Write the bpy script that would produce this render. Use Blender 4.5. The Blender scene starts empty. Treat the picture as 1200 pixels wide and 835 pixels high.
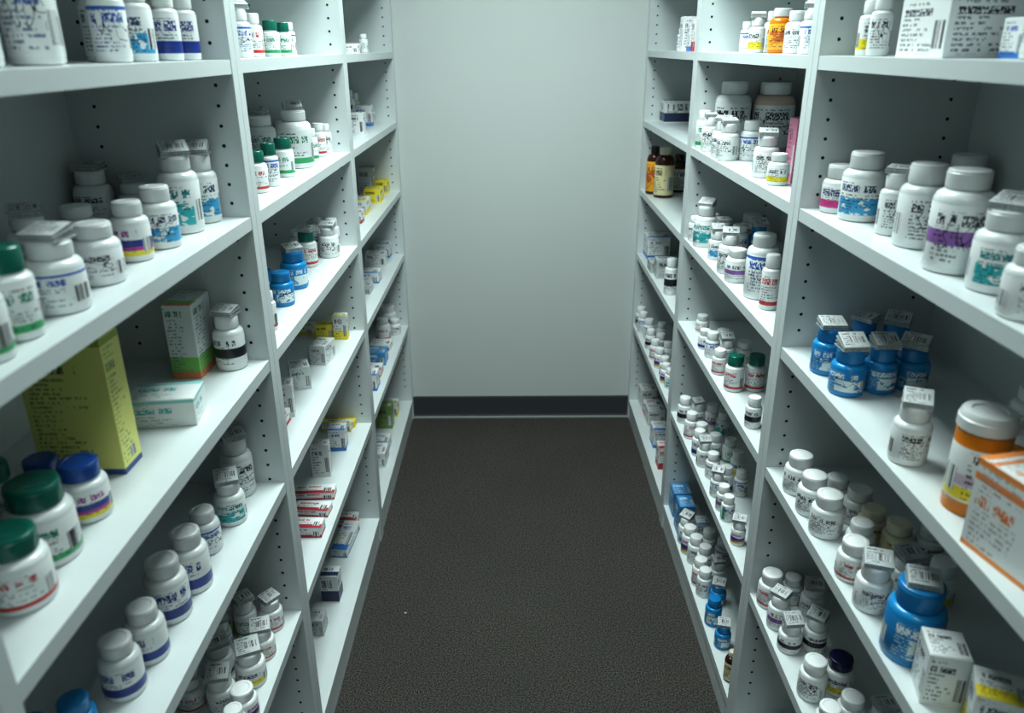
import bpy, bmesh, math, random
from mathutils import Vector, Matrix
random.seed(7)
sc = bpy.context.scene
# metres; the aisle runs along +Y, photographer stands at the origin
THETA = math.radians(21.64)
CAM = Vector((0, 0, 1.56))
XL, XR, YB = -0.454, 0.512, 3.2
DEPTH = 0.28
R = (Matrix.Rotation(math.radians(0.15), 3, 'Z') @ Matrix.Rotation(math.pi/2-THETA, 3, 'X') @ Matrix.Rotation(math.radians(-0.35), 3, 'Z'))

# ---------------------------------------------------------------- nodes
class NT:
    def __init__(s, name):
        s.m = bpy.data.materials.new(name); s.m.use_nodes = True
        s.t = s.m.node_tree; s.b = s.t.nodes['Principled BSDF']
    def n(s, typ, **kw):
        x = s.t.nodes.new(typ)
        for k, v in kw.items(): setattr(x, k, v)
        return x
    def put(s, sock, val):
        if isinstance(val, bpy.types.NodeSocket): s.t.links.new(val, sock)
        elif isinstance(val, (tuple, list)):
            sock.default_value = tuple(val) if len(val) == len(sock.default_value) else tuple(val)+(1,)
        else: sock.default_value = val
    def math(s, op, a, b=None):
        x = s.n('ShaderNodeMath', operation=op); s.put(x.inputs[0], a)
        if b is not None: s.put(x.inputs[1], b)
        return x.outputs[0]
    def mix(s, f, a, b):
        x = s.n('ShaderNodeMix', data_type='RGBA'); s.put(x.inputs[0], f); s.put(x.inputs[6], a); s.put(x.inputs[7], b)
        return x.outputs[2]
    def vec(s, a, b, c=0.0):
        x = s.n('ShaderNodeCombineXYZ'); s.put(x.inputs[0], a); s.put(x.inputs[1], b); s.put(x.inputs[2], c)
        return x.outputs[0]
    def between(s, x, a, b):
        return s.math('MULTIPLY', s.math('GREATER_THAN', x, a), s.math('LESS_THAN', x, b))
    def white(s, v):
        x = s.n('ShaderNodeTexWhiteNoise', noise_dimensions='3D'); s.put(x.inputs[0], v); return x.outputs[0]
    def noise(s, v, scale, detail=2):
        x = s.n('ShaderNodeTexNoise'); s.put(x.inputs['Vector'], v); x.inputs['Scale'].default_value = scale
        x.inputs['Detail'].default_value = detail; return x.outputs[0]

def plain(name, col, rough=0.4, trans=0, spec=0.5, var=0.0, ior=1.45):
    t = NT(name)
    t.put(t.b.inputs['Base Color'], col); t.b.inputs['Roughness'].default_value = rough
    t.b.inputs['Specular IOR Level'].default_value = spec
    t.b.inputs['IOR'].default_value = ior
    t.b.inputs['Transmission Weight'].default_value = trans
    if var:
        tc = t.n('ShaderNodeTexCoord'); nz = t.noise(tc.outputs['Object'], 6, 3)
        c2 = tuple(c*(1-var) for c in col)
        t.put(t.b.inputs['Base Color'], t.mix(nz, col, c2))
    return t.m

def print_mat(name, base, ink=(0.03,0.03,0.04), title=(0.03,0.03,0.05), tv=(0.66,0.84), bands=(), rows=13, cols=34, rep=2, barcode=(0.74,0.95,0.15,0.6), blob=None, rough=0.35, dens=.3, side=None, scrawl=0):
    t = NT(name)
    tc = t.n('ShaderNodeTexCoord'); sp = t.n('ShaderNodeSeparateXYZ'); t.put(sp.inputs[0], tc.outputs['UV'])
    oi = t.n('ShaderNodeObjectInfo'); rnd = t.math('MULTIPLY', oi.outputs['Random'], 37.0)
    U = t.math('FRACT', t.math('MULTIPLY', sp.outputs[0], float(rep))); V = sp.outputs[1]
    col = base
    for (a, b, c) in bands:
        col = t.mix(t.between(V, a, b), col, c)
    if side:
        col = t.mix(t.between(U, side[0], side[1]), col, side[2])
    if blob:
        (u0, u1, v0, v1, c) = blob
        nz = t.noise(t.vec(U, V, rnd), 5.0)
        m = t.math('MULTIPLY', t.between(U, u0, u1), t.between(V, v0, v1))
        m = t.math('MULTIPLY', m, t.math('GREATER_THAN', nz, 0.42))
        col = t.mix(m, col, c)
    rv = t.math('MULTIPLY', V, float(rows)); rid = t.math('FLOOR', rv); rf = t.math('FRACT', rv)
    cell = t.white(t.vec(t.math('FLOOR', t.math('MULTIPLY', U, float(cols))), rid, rnd))
    fine = t.noise(t.vec(t.math('MULTIPLY', U, cols*1.6), t.math('MULTIPLY', rv, 1.6), rnd), 1.0, 3)
    m = t.math('MULTIPLY', t.between(rf, 0.25, 0.8), t.math('GREATER_THAN', cell, dens))
    m = t.math('MULTIPLY', m, t.math('GREATER_THAN', fine, 0.47))
    lim = t.math('ADD', t.math('MULTIPLY', t.white(t.vec(rid, rnd, 3.0)), 0.45), 0.3)
    m = t.math('MULTIPLY', m, t.math('MULTIPLY', t.math('GREATER_THAN', U, 0.07), t.math('LESS_THAN', U, lim)))
    nt = t.math('SUBTRACT', 1.0, t.between(V, tv[0]-0.03, tv[1]+0.03))
    m = t.math('MULTIPLY', m, nt)
    m = t.math('MULTIPLY', m, t.between(V, 0.06, 0.94))
    col = t.mix(t.math('MULTIPLY', m, 0.8), col, ink)
    tl = t.white(t.vec(t.math('FLOOR', t.math('MULTIPLY', U, 17.0)), rnd, 7.0))
    big = t.noise(t.vec(t.math('MULTIPLY', U, 44.0), t.math('MULTIPLY', V, 16.0), rnd), 1.0, 1)
    m = t.math('MULTIPLY', t.between(V, tv[0], tv[1]), t.between(U, 0.08, 0.66))
    m = t.math('MULTIPLY', m, t.math('GREATER_THAN', big, 0.46))
    m = t.math('MULTIPLY', m, t.math('GREATER_THAN', tl, 0.16))
    col = t.mix(m, col, title)
    if scrawl:
        # felt-pen handwriting over the label: thin iso-lines of a smooth noise
        sn = t.noise(t.vec(t.math('MULTIPLY', U, 9.0), t.math('MULTIPLY', V, 4.5), t.math('ADD', rnd, 11.0)), 1.0, 0)
        ln = t.math('LESS_THAN', t.math('ABSOLUTE', t.math('SUBTRACT', sn, 0.5)), 0.022)
        m = t.math('MULTIPLY', ln, t.math('MULTIPLY', t.between(V, 0.3, 0.72), t.between(U, 0.15, 0.72)))
        m = t.math('MULTIPLY', m, t.math('GREATER_THAN', oi.outputs['Random'], 0.35))
        col = t.mix(m, col, (0.01,0.01,0.015))
    if barcode:
        bc = t.white(t.vec(t.math('FLOOR', t.math('MULTIPLY', U, 110.0)), 1.0, rnd))
        m = t.math('MULTIPLY', t.between(U, barcode[0], barcode[1]), t.between(V, barcode[2], barcode[3]))
        col = t.mix(m, col, (0.75, 0.77, 0.77))
        col = t.mix(t.math('MULTIPLY', m, t.math('GREATER_THAN', bc, 0.5)), col, (0.02,0.02,0.02))
    t.put(t.b.inputs['Base Color'], col); t.b.inputs['Roughness'].default_value = rough
    return t.m

WH = (0.74, 0.765, 0.76)
M = {}
M['hdpe'] = plain('white_plastic', (0.74,0.77,0.765), 0.2, spec=.6)
M['cap'] = plain('white_cap_plastic', (0.77,0.79,0.785), 0.28, spec=.6)
M['cream'] = plain('cream_plastic', (0.70,0.66,0.52), 0.3)
M['green'] = plain('green_cap_plastic', (0.004,0.14,0.10), 0.25, spec=.6)
M['blue'] = plain('blue_cap_plastic', (0.01,0.08,0.34), 0.25, spec=.6)
M['cyan'] = plain('blue_bottle_plastic', (0.012,0.27,0.58), 0.22, spec=.6)
M['cyancap'] = plain('blue_bottle_cap', (0.012,0.22,0.50), 0.28, spec=.6)
M['navy'] = plain('navy_cap_plastic', (0.008,0.01,0.06), 0.25)
M['black'] = plain('black_cap_plastic', (0.012,0.012,0.014), 0.25)
M['redc'] = plain('red_cap_plastic', (0.45,0.015,0.015), 0.25)
M['amber'] = plain('amber_plastic', (0.85,0.27,0.012), 0.15, trans=0.25)
M['brown'] = plain('brown_glass', (0.05,0.015,0.006), 0.08, trans=0.15)
M['tablet'] = plain('tablet_fill_clear', (0.62,0.47,0.40), 0.2)
L = {}
L['plain'] = print_mat('label_plain', WH, scrawl=1)
L['blue'] = print_mat('label_blue_title', WH, title=(0.01,0.08,0.36), ink=(0.02,0.05,0.2), bands=[(0.9,0.97,(0.03,0.12,0.42))], scrawl=1)
L['navy'] = print_mat('label_navy_block', WH, title=(0.02,0.03,0.2), bands=[(0.06,0.36,(0.02,0.05,0.28))], tv=(0.6,0.85), barcode=None)
L['teal'] = print_mat('label_teal', WH, title=(0.0,0.18,0.2), blob=(0.05,0.7,0.08,0.55,(0.04,0.42,0.45)))
L['purple'] = print_mat('label_purple_band', WH, bands=[(0.36,0.60,(0.30,0.14,0.42))], tv=(0.68,0.86), scrawl=1)
L['pink'] = print_mat('label_pink', WH, title=(0.02,0.02,0.12), bands=[(0.08,0.40,(0.72,0.06,0.3))], tv=(0.56,0.85), barcode=None)
L['yellow'] = print_mat('label_yellow', WH, bands=[(0.06,0.40,(0.78,0.65,0.04))], tv=(0.6,0.82))
L['red'] = print_mat('label_red', WH, title=(0.42,0.02,0.03), bands=[(0.04,0.16,(0.55,0.04,0.04))])
L['green'] = print_mat('label_green', WH, title=(0.01,0.2,0.12), bands=[(0.04,0.20,(0.04,0.36,0.14))], tv=(0.62,0.82))
L['black'] = print_mat('label_black_band', WH, bands=[(0.3,0.62,(0.015,0.015,0.02))], tv=(0.7,0.88), barcode=None)
L['wave'] = print_mat('label_light_blue_wave', WH, title=(0.02,0.04,0.12), blob=(0.05,0.9,0.06,0.5,(0.06,0.36,0.62)), scrawl=1)
L['bright'] = print_mat('label_multicolour', WH, title=(0.3,0.03,0.25), bands=[(0.05,0.22,(0.75,0.64,0.06)),(0.22,0.34,(0.5,0.06,0.3)),(0.34,0.56,(0.04,0.06,0.28))], tv=(.66,.86))
L['stripe'] = print_mat('label_side_stripe', WH, title=(0.02,0.05,0.3), side=(0.0,0.16,(0.03,0.35,0.2)), scrawl=1)
L['cyan'] = print_mat('label_on_blue', (0.012,0.22,0.50), ink=(0.6,0.75,0.8), title=(0.75,0.8,0.8), blob=(0.25,0.8,0.08,0.58,(0.72,0.80,0.80)), tv=(0.64,0.86), scrawl=1)
L['orange'] = print_mat('label_orange', (0.80,0.38,0.03), title=(0.1,0.02,0.01), blob=(0.1,0.8,0.3,0.7,(0.5,0.12,0.02)))
L['rx'] = print_mat('label_vial', WH, bands=[(0.04,0.26,(0.85,0.68,0.02)),(0.3,0.5,(0.62,0.5,0.6))], rows=9, tv=(0.75,0.9), scrawl=1)
L['cream'] = print_mat('label_cream', (0.72,0.66,0.40), title=(0.03,0.03,0.03))
LK = ['plain','plain','plain','blue','navy','teal','purple','red','green','wave','black','yellow','blue','stripe','bright']
BX = {}
def bxm(k, base, **kw): BX[k] = print_mat('carton_'+k, base, rep=1, rough=.4, **kw)
bxm('lime', (0.80,0.80,0.26), ink=(0.16,0.24,0.05), title=(0.05,0.12,0.04), bands=[(0.95,1.0,(0.38,0.46,0.06)),(0.0,0.045,(0.05,0.10,0.32))], rows=30, cols=34, tv=(0.76,0.82), barcode=(.45,.72,.08,.16))
bxm('white_green', WH, ink=(0.2,0.25,0.25), title=(0.1,0.3,0.2), bands=[(0.0,0.10,(0.75,0.28,0.12)),(0.10,0.30,(0.25,0.58,0.15))], rows=22, cols=16, tv=(0.84,0.92), barcode=None)
bxm('white_teal', WH, ink=(0.25,0.4,0.4), title=(0.05,0.4,0.4), bands=[(0.86,1.0,(0.3,0.6,0.6))], rows=9, cols=30, tv=(0.5,0.7), barcode=None)
bxm('white', WH, rows=12, cols=26, tv=(.68,.8))
bxm('white_blue', WH, title=(0.02,0.08,0.4), bands=[(0.0,0.18,(0.05,0.2,0.55))], rows=12, tv=(.68,.8))
bxm('white_red', WH, title=(0.4,0.02,0.03), bands=[(0.0,0.30,(0.45,0.03,0.05))], rows=9)
bxm('yellow', (0.82,0.68,0.05), title=(0.05,0.05,0.05), rows=9)
bxm('white_yellow', WH, bands=[(0.0,0.38,(0.80,0.66,0.05))], rows=10)
bxm('orange', WH, title=(0.65,0.2,0.05), ink=(0.35,0.3,0.3), bands=[(0.76,0.84,(0.82,0.27,0.07)),(0.92,1.0,(0.82,0.30,0.08)),(0,.06,(0.82,0.30,0.08))], rows=16, tv=(0.5,0.62), barcode=None)
bxm('blue', (0.06,0.26,0.52), ink=(0.7,0.75,0.8), title=(0.75,0.8,0.8), rows=9)
bxm('dark_stripe', WH, bands=[(0.05,0.45,(0.03,0.05,0.12))], rows=9, tv=(0.55,0.85), barcode=None)
bxm('green', (0.22,0.34,0.12), rows=9)
bxm('pink', (0.65,0.22,0.35), rows=12)
bxm('grey', (0.5,0.53,0.53), rows=11)
OUT = print_mat('leaflet_paper', (0.56,0.59,0.59), rep=1, rows=8, cols=22, tv=(0.82,0.9), rough=0.7, dens=.1, barcode=(.3,.9,.3,.68))
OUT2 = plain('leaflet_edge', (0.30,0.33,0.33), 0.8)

# ---------------------------------------------------------------- mesh tools
def new_obj(name, me, loc=(0,0,0), rz=0):
    o = bpy.data.objects.new(name, me); o.location = loc; o.rotation_euler = (0,0,rz)
    sc.collection.objects.link(o); return o

def add_box(bm, lo, hi, mi=0, uvl=None, mat=None):
    c = [Vector((x,y,z)) for z in (lo[2],hi[2]) for y in (lo[1],hi[1]) for x in (lo[0],hi[0])]
    if mat is not None: c = [mat @ v for v in c]
    vs = [bm.verts.new(v) for v in c]
    out = []
    for f in [(0,1,5,4),(1,3,7,5),(3,2,6,7),(2,0,4,6),(4,5,7,6),(2,3,1,0)]:
        fc = bm.faces.new([vs[i] for i in f]); fc.material_index = mi; out.append(fc)
        if uvl is not None:
            for lp, uv in zip(fc.loops, [(0,0),(1,0),(1,1),(0,1)]): lp[uvl].uv = uv
    return out

SEG = 40
def lathe(bm, uvl, prof):
    """prof: list of (r, z, mat_index, v, ribbed)"""
    rings = []
    for (r, z, mi, v, rib) in prof:
        ring = []
        for i in range(SEG):
            a = 2*math.pi*i/SEG
            rr = r*(1-(0.035 if (rib and i % 2) else 0))
            ring.append(bm.verts.new((rr*math.cos(a), rr*math.sin(a), z)))
        rings.append(ring)
    for k in range(len(rings)-1):
        mi = prof[k][2]
        for i in range(SEG):
            j = (i+1) % SEG
            f = bm.faces.new((rings[k][i], rings[k][j], rings[k+1][j], rings[k+1][i]))
            f.material_index = mi; f.smooth = not prof[k][4]
            for lp, (uu, vv) in zip(f.loops, [(i/SEG,prof[k][3]),((i+1)/SEG,prof[k][3]),((i+1)/SEG,prof[k+1][3]),(i/SEG,prof[k+1][3])]):
                lp[uvl].uv = (uu, vv)
    f = bm.faces.new(list(reversed(rings[0]))); f.material_index = prof[0][2]
    f = bm.faces.new(rings[-1]); f.material_index = prof[-1][2]

cache = {}
def bottle_mesh(style, body, cap, label, r, h, leaf):
    key = (style, body, cap, label, r, h, leaf)
    if key in cache: return cache[key]
    bm = bmesh.new(); uvl = bm.loops.layers.uv.new('UVMap')
    P = []
    b = min(0.0035, r*0.14)
    if style == 'vial':
        ch = h*0.17; cr = r*1.03; hb = h-ch
        P += [(r*0.9,0,0,0,0),(r*0.97,b*0.5,0,0,0),(r*0.98,h*0.14,0,0,0)]
        P += [(r*0.99,h*0.145,1,0,0),(r*0.99,h*0.68,0,1,0),(r*0.98,h*0.685,0,1,0),(r*0.98,hb-0.003,0,0,0),(r*0.86,hb-0.002,2,0,0),(cr,hb,2,0,1),(cr,hb+ch*0.6,2,0,0),(cr*0.95,hb+ch*0.66,2,0,0),(cr*0.93,h-0.003,2,0,0),(cr*0.88,h,2,0,0),(cr*0.6,h,2,0,0),(cr*0.56,h-0.002,2,0,0),(cr*.1,h-0.002,2,0,0)]
        top, tr = h, cr
    else:
        if style == 'jar': ch, cr, sh = max(0.016,h*0.17), r*0.72, r*0.42
        elif style == 'syrup': ch, cr, sh = h*0.14, r*0.55, r*0.9
        elif style == 'squat': ch, cr, sh = h*0.26, r*0.80, r*0.28
        else: ch, cr, sh = h*0.22, r*0.76, r*0.36
        hb = h-ch; nk = cr*0.88; s0 = hb-sh-0.003
        P += [(r*0.86,0,0,0,0),(r-b*0.3,b*0.4,0,0,0),(r,b*1.2,0,0,0),(r,s0*0.06+b,0,0,0)]
        l0, l1 = s0*0.06+b+0.0005, s0-b*0.3
        P += [(r*1.008,l0,1,0,0),(r*1.008,l1,0,1,0),(r,l1+0.0004,0,0,0),(r,s0,0,0,0)]
        for k in range(1, 6):
            a = k/5*math.pi/2
            P.append((nk+(r-nk)*math.cos(a)**0.9 if k < 5 else nk, s0+sh*math.sin(a), 0, 0, 0))
        P += [(nk,hb-0.001,0,0,0),(cr*0.97,hb-0.0008,2,0,0),(cr,hb,2,0,1),(cr,h-ch*0.2,2,0,0),(cr*0.97,h-ch*0.16,2,0,0),(cr*0.965,h-ch*0.05,2,0,0),(cr*0.9,h,2,0,0),(cr*0.7,h,2,0,0),(cr*0.66,h-0.0008,2,0,0),(cr*0.05,h-0.0008,2,0,0)]
        top, tr = h, cr
    lathe(bm, uvl, P)
    if leaf:
        # folded leaflet glued to the cap: a fan of sheets hinged at its front fold
        w = min(max(tr*1.0, 0.0165), 0.022); d = min(max(tr*0.8, 0.0125), .018); th = 0.0021
        base = Matrix.Translation((0,0,top)) @ Matrix.Rotation(leaf[0],4,'Z') @ Matrix.Translation((0,-d,0))
        for q in range(4):
            mt = base @ Matrix.Translation((0,0,th*q)) @ Matrix.Rotation(leaf[1]*q/3,4,'X')
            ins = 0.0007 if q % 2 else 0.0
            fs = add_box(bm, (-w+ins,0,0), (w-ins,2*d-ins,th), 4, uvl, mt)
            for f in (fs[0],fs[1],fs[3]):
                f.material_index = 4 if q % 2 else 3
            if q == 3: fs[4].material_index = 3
    me = bpy.data.meshes.new('bottle_mesh'); bm.normal_update(); bm.to_mesh(me); bm.free()
    for m in (M[body], L[label], M[cap], OUT, OUT2): me.materials.append(m)
    me.set_sharp_from_angle(angle=math.radians(38))
    cache[key] = me
    return me

def carton_mesh(mat, w, d, h):
    bm = bmesh.new(); uvl = bm.loops.layers.uv.new('UVMap')
    add_box(bm, (-w/2,-d/2,0), (w/2,d/2,h), 0, uvl)
    bmesh.ops.bevel(bm, geom=list(bm.edges), offset=0.0007, segments=1, affect='EDGES')
    me = bpy.data.meshes.new('carton_mesh')
    # tuck-in lid flap and glued side seam
    add_box(bm, (-w/2+0.0012,-d/2+0.0012,h), (w/2-0.0012,d/2-0.004,h+0.0006), 0, uvl)
    add_box(bm, (-w/2+0.002,-d/2-0.0004,h-0.008 if h > .02 else h*.6), (-w/2+0.005,-d/2,h-0.001), 0, uvl)
    bm.normal_update(); bm.to_mesh(me); bm.free(); me.materials.append(BX[mat]); return me

# ---------------------------------------------------------------- room
mw = NT('painted_wall')
tc = mw.n('ShaderNodeTexCoord'); nz = mw.noise(tc.outputs['Object'], 1.2, 3); n2 = mw.noise(tc.outputs['Object'], 220, 2)
mw.put(mw.b.inputs['Base Color'], mw.mix(nz, (0.60,0.635,0.62), (0.64,0.67,0.655)))
bp = mw.n('ShaderNodeBump'); bp.inputs['Strength'].default_value = 0.15; bp.inputs['Distance'].default_value = 0.001
mw.put(bp.inputs['Height'], n2); mw.put(mw.b.inputs['Normal'], bp.outputs[0]); mw.b.inputs['Roughness'].default_value = 0.6
WALL = mw.m
CEIL = plain('ceiling_tile', (0.34,0.36,0.36), 0.9, var=0.05)
cm = NT('carpet')
tc = cm.n('ShaderNodeTexCoord'); a = cm.noise(tc.outputs['Object'], 260, 3); b2 = cm.noise(tc.outputs['Object'], 420, 2); c3 = cm.noise(tc.outputs['Object'], 3, 2)
cr = cm.n('ShaderNodeValToRGB'); cm.put(cr.inputs[0], a)
cr.color_ramp.elements[0].position = .38; cr.color_ramp.elements[0].color = (0.018,0.017,0.016,1)
cr.color_ramp.elements[1].position = .66; cr.color_ramp.elements[1].color = (0.150,0.138,0.124,1)
cm.put(cm.b.inputs['Base Color'], cm.mix(cm.math('MULTIPLY', c3, 0.45), cr.outputs[0], (0.040,0.039,0.038)))
bp = cm.n('ShaderNodeBump'); bp.inputs['Strength'].default_value = 0.7; bp.inputs['Distance'].default_value = 0.003
cm.put(bp.inputs['Height'], b2); cm.put(cm.b.inputs['Normal'], bp.outputs[0]); cm.b.inputs['Roughness'].default_value = 1.0
cm.b.inputs['Specular IOR Level'].default_value = 0.1
CARPET = cm.m
LAM = plain('white_laminate', (0.63,0.675,0.675), 0.3, var=0.04)
HOLE = plain('shelf_pin_hole', (0.01,0.01,0.01), 0.9)
BASEB = plain('grey_rubber_baseboard', (0.055,0.062,0.068), 0.5)
PALE_STRIP = plain('pale_floor_strip', (0.35,0.38,0.38), 0.6)

def boxobj(name, lo, hi, mat):
    bm = bmesh.new(); add_box(bm, lo, hi)
    me = bpy.data.meshes.new(name); bm.normal_update(); bm.to_mesh(me); bm.free(); me.materials.append(mat)
    return new_obj(name, me)
WL, WR, Y0, ZC = XL-DEPTH-0.03, XR+DEPTH+0.03, -1.5, 2.6
boxobj('floor', (WL-.1,Y0-.1,-.1), (WR+.1,YB+.1,0), CARPET)
boxobj('ceiling', (WL-.1,Y0-.1,ZC), (WR+.1,YB+.1,ZC+.1), CEIL)
boxobj('wall_back', (WL-.1,YB,0), (WR+.1,YB+.1,ZC), WALL)
boxobj('wall_left', (WL-.1,Y0,0), (WL,YB,ZC), WALL)
boxobj('wall_right', (WR,Y0,0), (WR+.1,YB,ZC), WALL)
boxobj('wall_front', (WL-.1,Y0-.1,0), (WR+.1,Y0,ZC), WALL)
bm = bmesh.new()
prof = [(0,0),(-0.012,0),(-0.010,0.004),(-0.006,0.012),(-0.004,0.094),(-0.002,0.1),(0,0.1)]
vs = [[bm.verts.new((x, YB+p[0], p[1])) for p in prof] for x in (XL+.001, XR-.001)]
for i in range(len(prof)-1): bm.faces.new((vs[0][i], vs[1][i], vs[1][i+1], vs[0][i+1]))
bm.faces.new(vs[0]); bm.faces.new(list(reversed(vs[1])))
me = bpy.data.meshes.new('baseboard_back'); bmesh.ops.recalc_face_normals(bm, faces=bm.faces); bm.to_mesh(me); bm.free(); me.materials.append(BASEB)
new_obj('baseboard_back', me)
boxobj('floor_strip_1', (XL+.001,YB-.022,0), (XR-.001,YB-.012,0.006), PALE_STRIP)  # thin pale strip on the floor along the foot of the baseboard

# ---------------------------------------------------------------- shelving
SZ = [None, 1.543, 1.288, 1.022, 0.760, 0.447, 0.09]
TH = 0.022; PT = 0.025
divs = {'L': [-0.37, 0.525, 1.372, 2.264, 3.199], 'R': [-0.40, 0.512, 1.424, 2.336, 3.199]}
def unit(side, k):
    y0, y1 = divs[side][k]+0.0006, divs[side][k+1]-0.0006
    bm = bmesh.new()
    xf = XL if side == 'L' else XR; s = -1 if side == 'L' else 1
    def bx(xa, xb, ya, yb, za, zb):
        a, b = xf+s*xa, xf+s*xb
        add_box(bm, (min(a,b),ya,za), (max(a,b),yb,zb), 0)
    bx(0, DEPTH+.012, y0, y0+PT, 0, 2.12); bx(0, DEPTH+.012, y1-PT, y1, 0, 2.12)
    bx(DEPTH, DEPTH+.012, y0+PT, y1-PT, 0, 2.12)
    for z in SZ[1:]+[1.80, 2.12]:
        bx(0.001, DEPTH, y0+PT, y1-PT, z-TH, z)
    bx(0.004, 0.02, y0+PT, y1-PT, 0, SZ[6]-TH)
    for xin in (0.03, DEPTH-0.045):
        z = 0.16
        while z < 2.08:
            if all(not (q-TH-.004 < z < q+.004) for q in SZ[1:]+[1.80]):
                for yy, dr in ((y1-PT-0.0004, -1), (y0+PT+0.0004, 1)):
                    vv = [bm.verts.new((xf+s*xin+0.0031*math.cos(t*math.pi/4), yy, z+0.0031*math.sin(t*math.pi/4))) for t in range(8)]
                    if dr < 0: vv.reverse()
                    f = bm.faces.new(vv); f.material_index = 1
            z += 0.032
    me = bpy.data.meshes.new('shelving_unit'); bm.normal_update(); bm.to_mesh(me); bm.free()
    me.materials.append(LAM); me.materials.append(HOLE)
    new_obj('shelving_unit', me)
for s in 'LR':
    for k in range(4): unit(s, k)

# ---------------------------------------------------------------- stock
KINDS = {
 'w': ('std','hdpe','cap','white_pill_bottle'), 'W': ('jar','hdpe','cap','large_white_pill_bottle'), 's': ('squat','hdpe','cap','small_white_pill_bottle'),
 'g': ('squat','hdpe','green','green_cap_pill_bottle'), 'b': ('squat','hdpe','blue','blue_cap_pill_bottle'), 'n': ('squat','hdpe','navy','navy_cap_pill_bottle'),
 'B': ('squat','cyan','cyancap','blue_pill_bottle'), 'v': ('vial','amber','cap','amber_prescription_vial'),
 'r': ('syrup','brown','redc','brown_syrup_bottle'), 'k': ('syrup','brown','black','brown_syrup_bottle'), 'y': ('syrup','brown','cream','brown_syrup_bottle'),
 'a': ('jar','amber','cap','amber_pill_jar'), 't': ('jar','tablet','cap','clear_pill_jar'), 'c': ('squat','cream','cream','cream_pill_bottle'),
}
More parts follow.
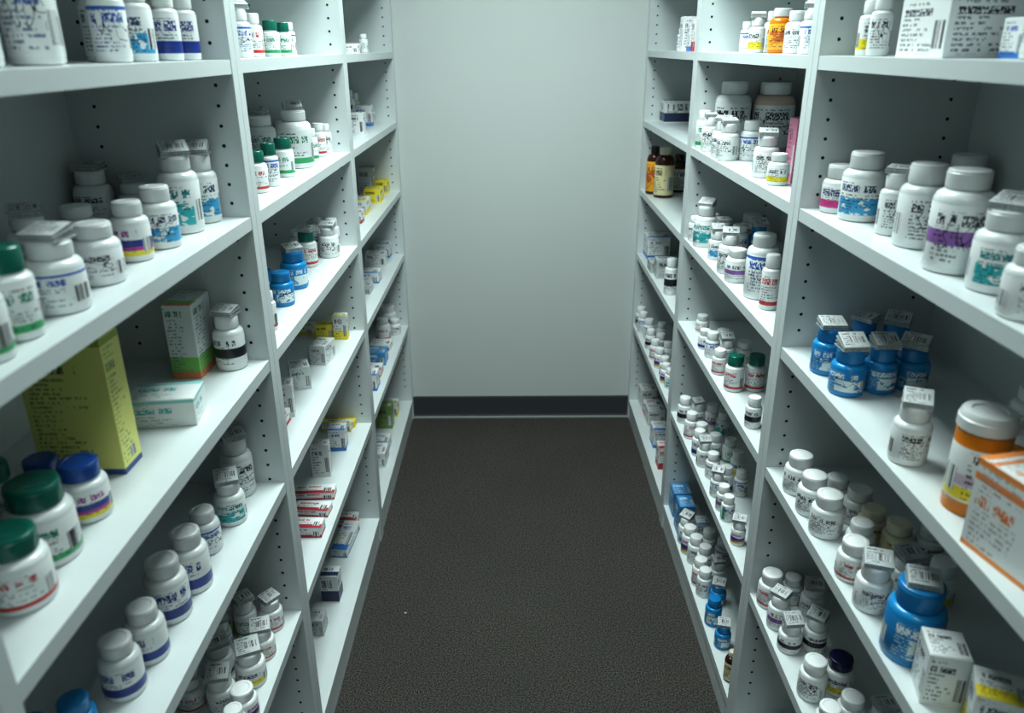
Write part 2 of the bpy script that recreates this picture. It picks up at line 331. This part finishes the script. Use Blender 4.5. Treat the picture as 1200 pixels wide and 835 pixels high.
# Stock list per shelf, millimetres.  Row tag = side, bay, shelf.
# bottle: kind, distance along the bay, distance in from the shelf edge, radius, height, label ; trailing * = folded leaflet on the cap
# carton: X, along, in, width, depth, height, turn(deg), print
STOCK = """
L11: W 405 75 27 125 blue; W 495 120 27 120 blue; w 575 70 23 105 blue; w 645 65 22 100 wave; w 720 55 19 95 navy; w 780 50 18 95 navy; W 295 80 30 120 plain; w 675 130 24 110 plain; w 765 120 24 110 plain
L12: w 780 243 30 87 plain*; w 793 182 25 65 blue*; W 713 71 30 118 teal*; w 791 67 27 111 wave*; w 537 72 25 81 bright; w 611 65 27 89 wave; w 425 64 29 75 plain; w 314 55 31 80 blue*; g 224 51 25 94 green; w 161 44 25 87 green; w 496 187 27 69 plain*; w 577 164 27 68 plain
L13: w 792 58 27 100 black*; b 308 77 29 75 bright; b 336 141 25 63 bright; g 224 80 36 96 green; g 293 180 31 78 green; g 147 64 33 84 red; g 174 135 35 89 green; X 428 131 115 50 195 0 lime; X 777 118 50 85 135 0 white_green; X 579 87 100 70 45 8 white_teal
L14: w 789 78 30 117 plain*; w 692 62 27 80 teal*; w 603 75 26 79 blue; w 506 62 30 103 navy; w 438 70 31 100 navy; w 352 65 27 85 navy; w 287 70 27 85 navy; B 211 91 23 59 cyan; B 173 122 23 61 cyan
L15: s 774 48 23 68 -*; s 757 95 23 79 -*; s 759 142 22 75 -; s 694 43 24 62 -*; s 645 110 26 68 -*; s 626 45 28 71 -*; s 567 135 26 68 -*; s 566 79 26 67 -*; s 494 30 20 65 -; s 713 133 23 65 -*; s 542 31 25 63 -
L21: w 128 60 25 85 blue*; w 228 60 19 85 blue*; w 288 55 18 80 red; g 388 50 18 70 green; g 468 45 16 68 green; w 178 120 25 90 plain; w 328 130 24 90 plain*; w 528 50 15 70 blue
L22: w 834 247 28 102 plain*; w 767 214 40 108 green*; W 586 74 40 134 green*; w 786 67 20 86 red; w 846 62 17 79 plain; g 228 64 23 82 red; g 306 59 19 88 blue; g 437 65 23 85 green; w 685 64 19 82 green; w 834 171 29 88 plain
L23: B 450 74 31 90 cyan*; B 313 66 26 76 cyan; B 403 128 17 56 cyan; g 646 90 26 93 red*; w 747 55 27 81 plain*; w 842 66 21 86 plain; w 145 46 15 81 red; w 777 99 23 85 blue*; w 769 146 23 70 plain
L24: X 290 87 50 50 80 12 white; X 452 90 50 60 60 20 white; X 624 71 45 70 55 -10 white; X 802 105 50 30 45 10 yellow; X 799 55 40 30 75 0 white_yellow; X 844 182 70 40 30 0 white_yellow; X 238 78 30 40 30 0 white_red
L25: X 547 85 50 35 100 5 white; X 703 72 50 50 70 5 white_blue; X 849 98 100 30 20 0 yellow; X 816 99 90 30 30 0 white_yellow; X 431 80 110 45 22 4 white_red; X 353 66 90 45 20 -4 white_red; X 261 58 80 45 30 0 white_red
L26: X 729 85 50 160 30 -4 white_blue; X 463 71 50 50 90 0 dark_stripe; X 839 97 60 50 30 0 white_red; X 327 80 40 50 50 0 grey
L31: r 156 40 14 90 cream; w 76 50 12 70 plain; w 636 60 16 60 plain; X 356 50 50 50 25 0 white; X 456 60 40 50 30 0 white_red
L32: w 844 170 25 123 plain; w 888 153 19 110 plain; X 760 97 60 40 75 0 white_blue; X 463 68 50 50 70 0 white; X 877 106 50 60 40 0 white
L33: X 682 68 60 80 50 0 yellow; X 466 76 50 90 50 0 white_yellow; X 306 68 50 50 40 0 white_red; X 877 125 60 60 100 0 grey; X 877 67 50 60 50 0 yellow
L34: X 516 82 90 70 40 0 white_blue; X 749 88 80 60 50 0 white; X 877 81 60 60 60 0 white_blue; X 379 80 70 70 30 0 grey
L35: w 865 81 41 106 plain; w 743 80 30 90 red; s 808 42 24 65 plain; X 492 74 90 70 50 0 blue; X 377 75 90 70 30 0 white_red; X 256 58 70 70 60 0 white_blue; X 633 73 80 70 30 0 white
L36: X 667 86 70 60 100 0 green; X 779 85 80 60 60 0 white_yellow; X 357 55 50 90 60 0 white; X 476 68 60 90 40 0 white_blue
R11: w 818 50 17 80 yellow; w 768 45 16 85 plain; w 418 85 30 110 wave; w 348 75 30 110 purple; W 288 120 32 120 plain; X 608 90 120 130 75 0 white; X 478 120 90 45 45 0 white_blue
R12: s 856 54 28 81 pink; w 792 67 34 110 wave; w 681 69 22 92 plain*; w 604 73 33 117 plain; W 473 56 36 128 purple; W 796 236 36 104 plain; w 384 63 34 95 teal*; w 283 34 27 76 plain; w 225 39 28 80 plain*; w 566 215 34 87 plain*
R13: B 767 40 27 83 cyan*; B 678 40 28 78 cyan*; B 685 96 26 78 cyan*; B 697 153 29 73 cyan*; B 827 125 25 75 cyan*; B 814 178 27 72 cyan*; w 448 34 25 84 plain*; v 328 55 32 133 rx; v 395 161 27 69 orange; w 515 242 30 77 plain; X 215 45 60 95 112 12 orange
R14: s 797 33 27 79 plain; s 724 33 27 78 plain; s 657 35 28 79 plain; s 693 104 26 67 plain; s 535 31 25 68 red; s 598 69 23 60 plain; s 463 32 26 76 plain*; c 593 129 25 63 cream; s 472 139 23 74 yellow; s 501 100 23 59 plain*; B 365 45 38 118 cyan*; s 742 84 24 62 -; s 582 178 23 59 -; c 639 106 24 61 cream; X 290 46 50 55 80 -15 white; X 216 76 60 55 80 -25 white_yellow
R15: s 852 32 26 80 red; s 783 28 22 76 -*; s 825 112 24 62 -*; s 718 31 23 61 -*; s 718 79 23 73 -*; s 599 32 25 80 -; n 614 85 27 73 -; s 513 29 23 59 -; s 532 75 24 62 -; s 509 120 24 61 -*; s 863 82 21 62 -
R21: w 516 50 18 75 yellow*; a 406 70 26 90 orange; w 276 60 23 80 plain; w 176 55 22 80 blue*; w 96 50 18 75 plain; w 556 100 22 90 plain; w 636 60 15 70 blue; w 326 130 26 100 teal
R22: W 827 95 48 181 plain; t 823 206 56 179 plain; w 862 28 22 103 green; w 675 34 27 90 plain*; w 618 33 27 89 plain*; w 611 92 29 96 blue; w 338 46 27 88 plain*; w 232 41 22 64 yellow; w 793 29 22 90 plain*; X 267 88 30 50 130 0 pink
R23: w 858 74 26 80 plain; w 797 40 33 115 teal*; s 853 187 31 80 plain; s 646 37 22 76 wave*; w 508 33 27 97 plain*; w 432 34 28 80 purple; W 301 52 35 146 blue; w 213 47 20 121 red; B 813 97 22 55 cyan*; B 692 162 25 79 cyan*; w 693 109 25 83 -; w 743 77 25 79 -*; w 864 26 20 72 -
R24: s 642 79 23 59 -; s 588 35 20 71 -; s 528 57 22 71 -*; g 364 36 24 92 red; g 364 88 24 92 red; s 159 25 18 73 -; s 652 30 19 56 -; s 468 25 19 67 -; s 527 104 22 68 -; s 794 55 20 51 -
R25: s 814 28 22 85 -; s 780 60 22 80 -*; s 763 103 22 84 -; s 723 127 21 78 -*; s 709 27 21 82 -; s 640 42 21 80 -; s 576 67 20 78 -; s 550 103 20 77 -; s 537 26 20 73 -*; s 470 35 19 75 -; s 401 55 19 72 -; s 378 88 18 72 -; s 375 25 18 68 -*; s 261 24 17 68 -; s 308 24 18 70 -; s 159 23 17 61 -*; s 599 26 20 79 -; s 479 106 19 75 -
R26: s 622 30 24 92 -; s 572 39 24 91 -; s 525 55 23 89 -; s 675 31 25 90 -*; s 467 29 23 86 -; s 460 77 23 82 -*; s 604 85 24 91 -; s 561 119 24 89 -; s 419 31 22 85 -; B 298 28 22 83 cyan; B 210 32 21 67 cyan*; B 382 62 23 61 cyan*; y 93 22 16 87 cream; X 738 38 50 70 110 0 blue; X 849 47 60 70 90 0 blue; X 674 79 40 50 80 0 white_blue
R31: X 124 50 70 40 90 0 white_red; X 214 50 60 40 80 0 white_blue; X 324 60 80 50 100 0 white; w 444 50 18 70 -
R32: X 785 125 130 100 80 0 dark_stripe
R33: k 746 35 29 180 orange; y 670 62 37 185 cream; k 790 141 32 143 plain
R34: X 569 46 80 80 40 0 grey; X 785 71 90 100 90 0 white_blue; X 480 55 80 60 70 0 grey; w 265 31 23 125 black
R35: s 749 28 22 85 -; s 667 40 22 83 -; s 626 84 21 82 -; s 551 27 21 80 -; s 443 26 20 77 -; s 357 29 20 75 -; s 276 33 19 73 -; s 504 58 21 79 -; s 415 69 20 77 -; s 215 25 19 72 -; s 812 29 23 87 -; s 170 33 19 71 -
R36: X 700 80 70 70 50 0 white_red; X 610 77 70 70 70 0 white; X 424 67 70 80 80 0 white_blue; X 247 48 50 60 90 0 white_red; X 800 76 70 70 80 0 white
"""
items = []; groups = {}
for ln in STOCK.strip().splitlines():
    tag, rest = ln.split(':'); side, bay, shelf = tag[0], int(tag[1]), int(tag[2])
    for e in rest.split(';'):
        q = e.split(); y = divs[side][bay]+int(q[1])/1000; ins = int(q[2])/1000
        it = dict(side=side, bay=bay, shelf=shelf, kind=q[0], x=XL-ins if side == 'L' else XR+ins, y=y)
        if q[0] == 'X':
            it.update(w=int(q[3])/1000, d=int(q[4])/1000, h=int(q[5])/1000, rz=math.radians(int(q[6])), mat=q[7])
        else:
            r = int(q[3])/1000; leaf = q[5].endswith('*'); lb = q[5].rstrip('*')
            it.update(r=r, R=max(r*1.01, .0165) if leaf else r*1.01, h=int(q[4])/1000, leaf=leaf, label=None if lb == '-' else lb)
        items.append(it); groups.setdefault(tag, []).append(it)

# settle: keep stock inside its bay, nothing touching its neighbour
def lim(it):
    y0 = divs[it['side']][it['bay']]+PT+.004; y1 = divs[it['side']][it['bay']+1]-PT-.004
    if it['kind'] == 'X':
        c, s = abs(math.cos(it['rz'])), abs(math.sin(it['rz']))
        hx = it['w']/2*c+it['d']/2*s; hy = it['w']/2*s+it['d']/2*c
    else: hx = hy = it['R']
    ins = (XL-it['x']) if it['side'] == 'L' else (it['x']-XR)
    ins = max(hx+0.006, min(DEPTH-hx-0.003, ins)); it['x'] = XL-ins if it['side'] == 'L' else XR+ins
    it['y'] = max(y0+hy, min(y1-hy, it['y']))
    it['hx'], it['hy'] = hx, hy
for g in groups.values():
    for _ in range(120):
        for it in g: lim(it)
        for i in range(len(g)):
            for j in range(i+1, len(g)):
                A, B = g[i], g[j]; ab, bb = A['kind'] == 'X', B['kind'] == 'X'
                dx, dy = B['x']-A['x'], B['y']-A['y']
                if not ab and not bb:
                    dist = math.hypot(dx, dy) or 1e-4; ov = A['R']+B['R']+0.002-dist
                    if ov > 0:
                        A['x'] -= dx/dist*ov/2; A['y'] -= dy/dist*ov/2; B['x'] += dx/dist*ov/2; B['y'] += dy/dist*ov/2
                else:
                    ox = A['hx']+B['hx']+0.002-abs(dx); oy = A['hy']+B['hy']+0.002-abs(dy)
                    if ox > 0 and oy > 0:
                        wa = 0.5 if ab == bb else (0.15 if ab else 0.85)
                        if ox < oy:
                            sg = 1 if dx >= 0 else -1; A['x'] -= sg*ox*wa; B['x'] += sg*ox*(1-wa)
                        else:
                            sg = 1 if dy >= 0 else -1; A['y'] -= sg*oy*wa; B['y'] += sg*oy*(1-wa)
    for it in g: lim(it)
for it in items:
    z = SZ[it['shelf']]
    if it['kind'] == 'X':
        new_obj('medicine_carton', carton_mesh(it['mat'], it['w'], it['d'], it['h']), (it['x'],it['y'],z), it['rz'])
    else:
        st, body, cap, nm = KINDS[it['kind']]
        lb = it['label'] or random.choice(LK)
        face = -math.pi/2 + (0.35 if it['side'] == 'L' else -0.35)   # labels are turned toward the aisle
        rz = face - math.pi*0.4 + random.uniform(-.5,.5)
        leaf = None
        if it['leaf']:
            leaf = (round(face+math.pi/2-rz+random.uniform(-.6,.6),1), round(random.uniform(.12,.45),2))
        new_obj(nm, bottle_mesh(st, body, cap, lb, it['r'], it['h'], leaf), (it['x'],it['y'],z), rz)
# crumb on the carpet
bm = bmesh.new(); bmesh.ops.create_icosphere(bm, subdivisions=2, radius=0.0025)
for v in bm.verts: v.co.x *= 1.6; v.co *= 1+random.uniform(-.2,.2)
mz = min(v.co.z for v in bm.verts)
me = bpy.data.meshes.new('paper_scrap'); bm.to_mesh(me); bm.free(); me.materials.append(M['cream'])
new_obj('paper_scrap', me, (-0.325,1.87,-mz))

# ---------------------------------------------------------------- lights
LC = (0.87,1.0,0.985)
em = NT('light_diffuser'); em.b.inputs['Emission Color'].default_value = LC+(1,); em.b.inputs['Emission Strength'].default_value = 2.0
def fixture(y, watts):
    bm = bmesh.new()
    add_box(bm, (-.33+.03,y-.63,ZC-.05), (.33+.03,y+.63,ZC), 0)
    add_box(bm, (-.29+.03,y-.59,ZC-.056), (.29+.03,y+.59,ZC-.05), 1)
    me = bpy.data.meshes.new('ceiling_light_panel'); bm.normal_update(); bm.to_mesh(me); bm.free()
    me.materials.append(M['cap']); me.materials.append(em.m)
    o = new_obj('ceiling_light_panel', me)
    l = bpy.data.lights.new('fluorescent_lamp', 'AREA'); l.shape = 'RECTANGLE'; l.size = .56; l.size_y = 1.16
    l.energy = watts; l.color = LC; l.spread = math.radians(140)
    lo = bpy.data.objects.new('fluorescent_lamp', l); lo.location = (.03,y,ZC-.062); sc.collection.objects.link(lo)
    lo.parent = o
fixture(1.85, 35)
fixture(-.45, 9)
w = bpy.data.worlds.new('World'); sc.world = w; w.use_nodes = True
w.node_tree.nodes['Background'].inputs[0].default_value = (0.5,0.6,0.6,1); w.node_tree.nodes['Background'].inputs[1].default_value = 0.05

cam = bpy.data.cameras.new('camera'); co = bpy.data.objects.new('camera', cam); sc.collection.objects.link(co)
cam.sensor_width = 36; cam.lens = 27.45; cam.clip_start = 0.02
co.matrix_world = Matrix.Translation(CAM) @ R.to_4x4()
cam.dof.use_dof = True; cam.dof.focus_distance = 1.8; cam.dof.aperture_fstop = 4.0
sc.camera = co
sc.view_settings.view_transform = 'Standard'
sc.view_settings.gamma = 0.84
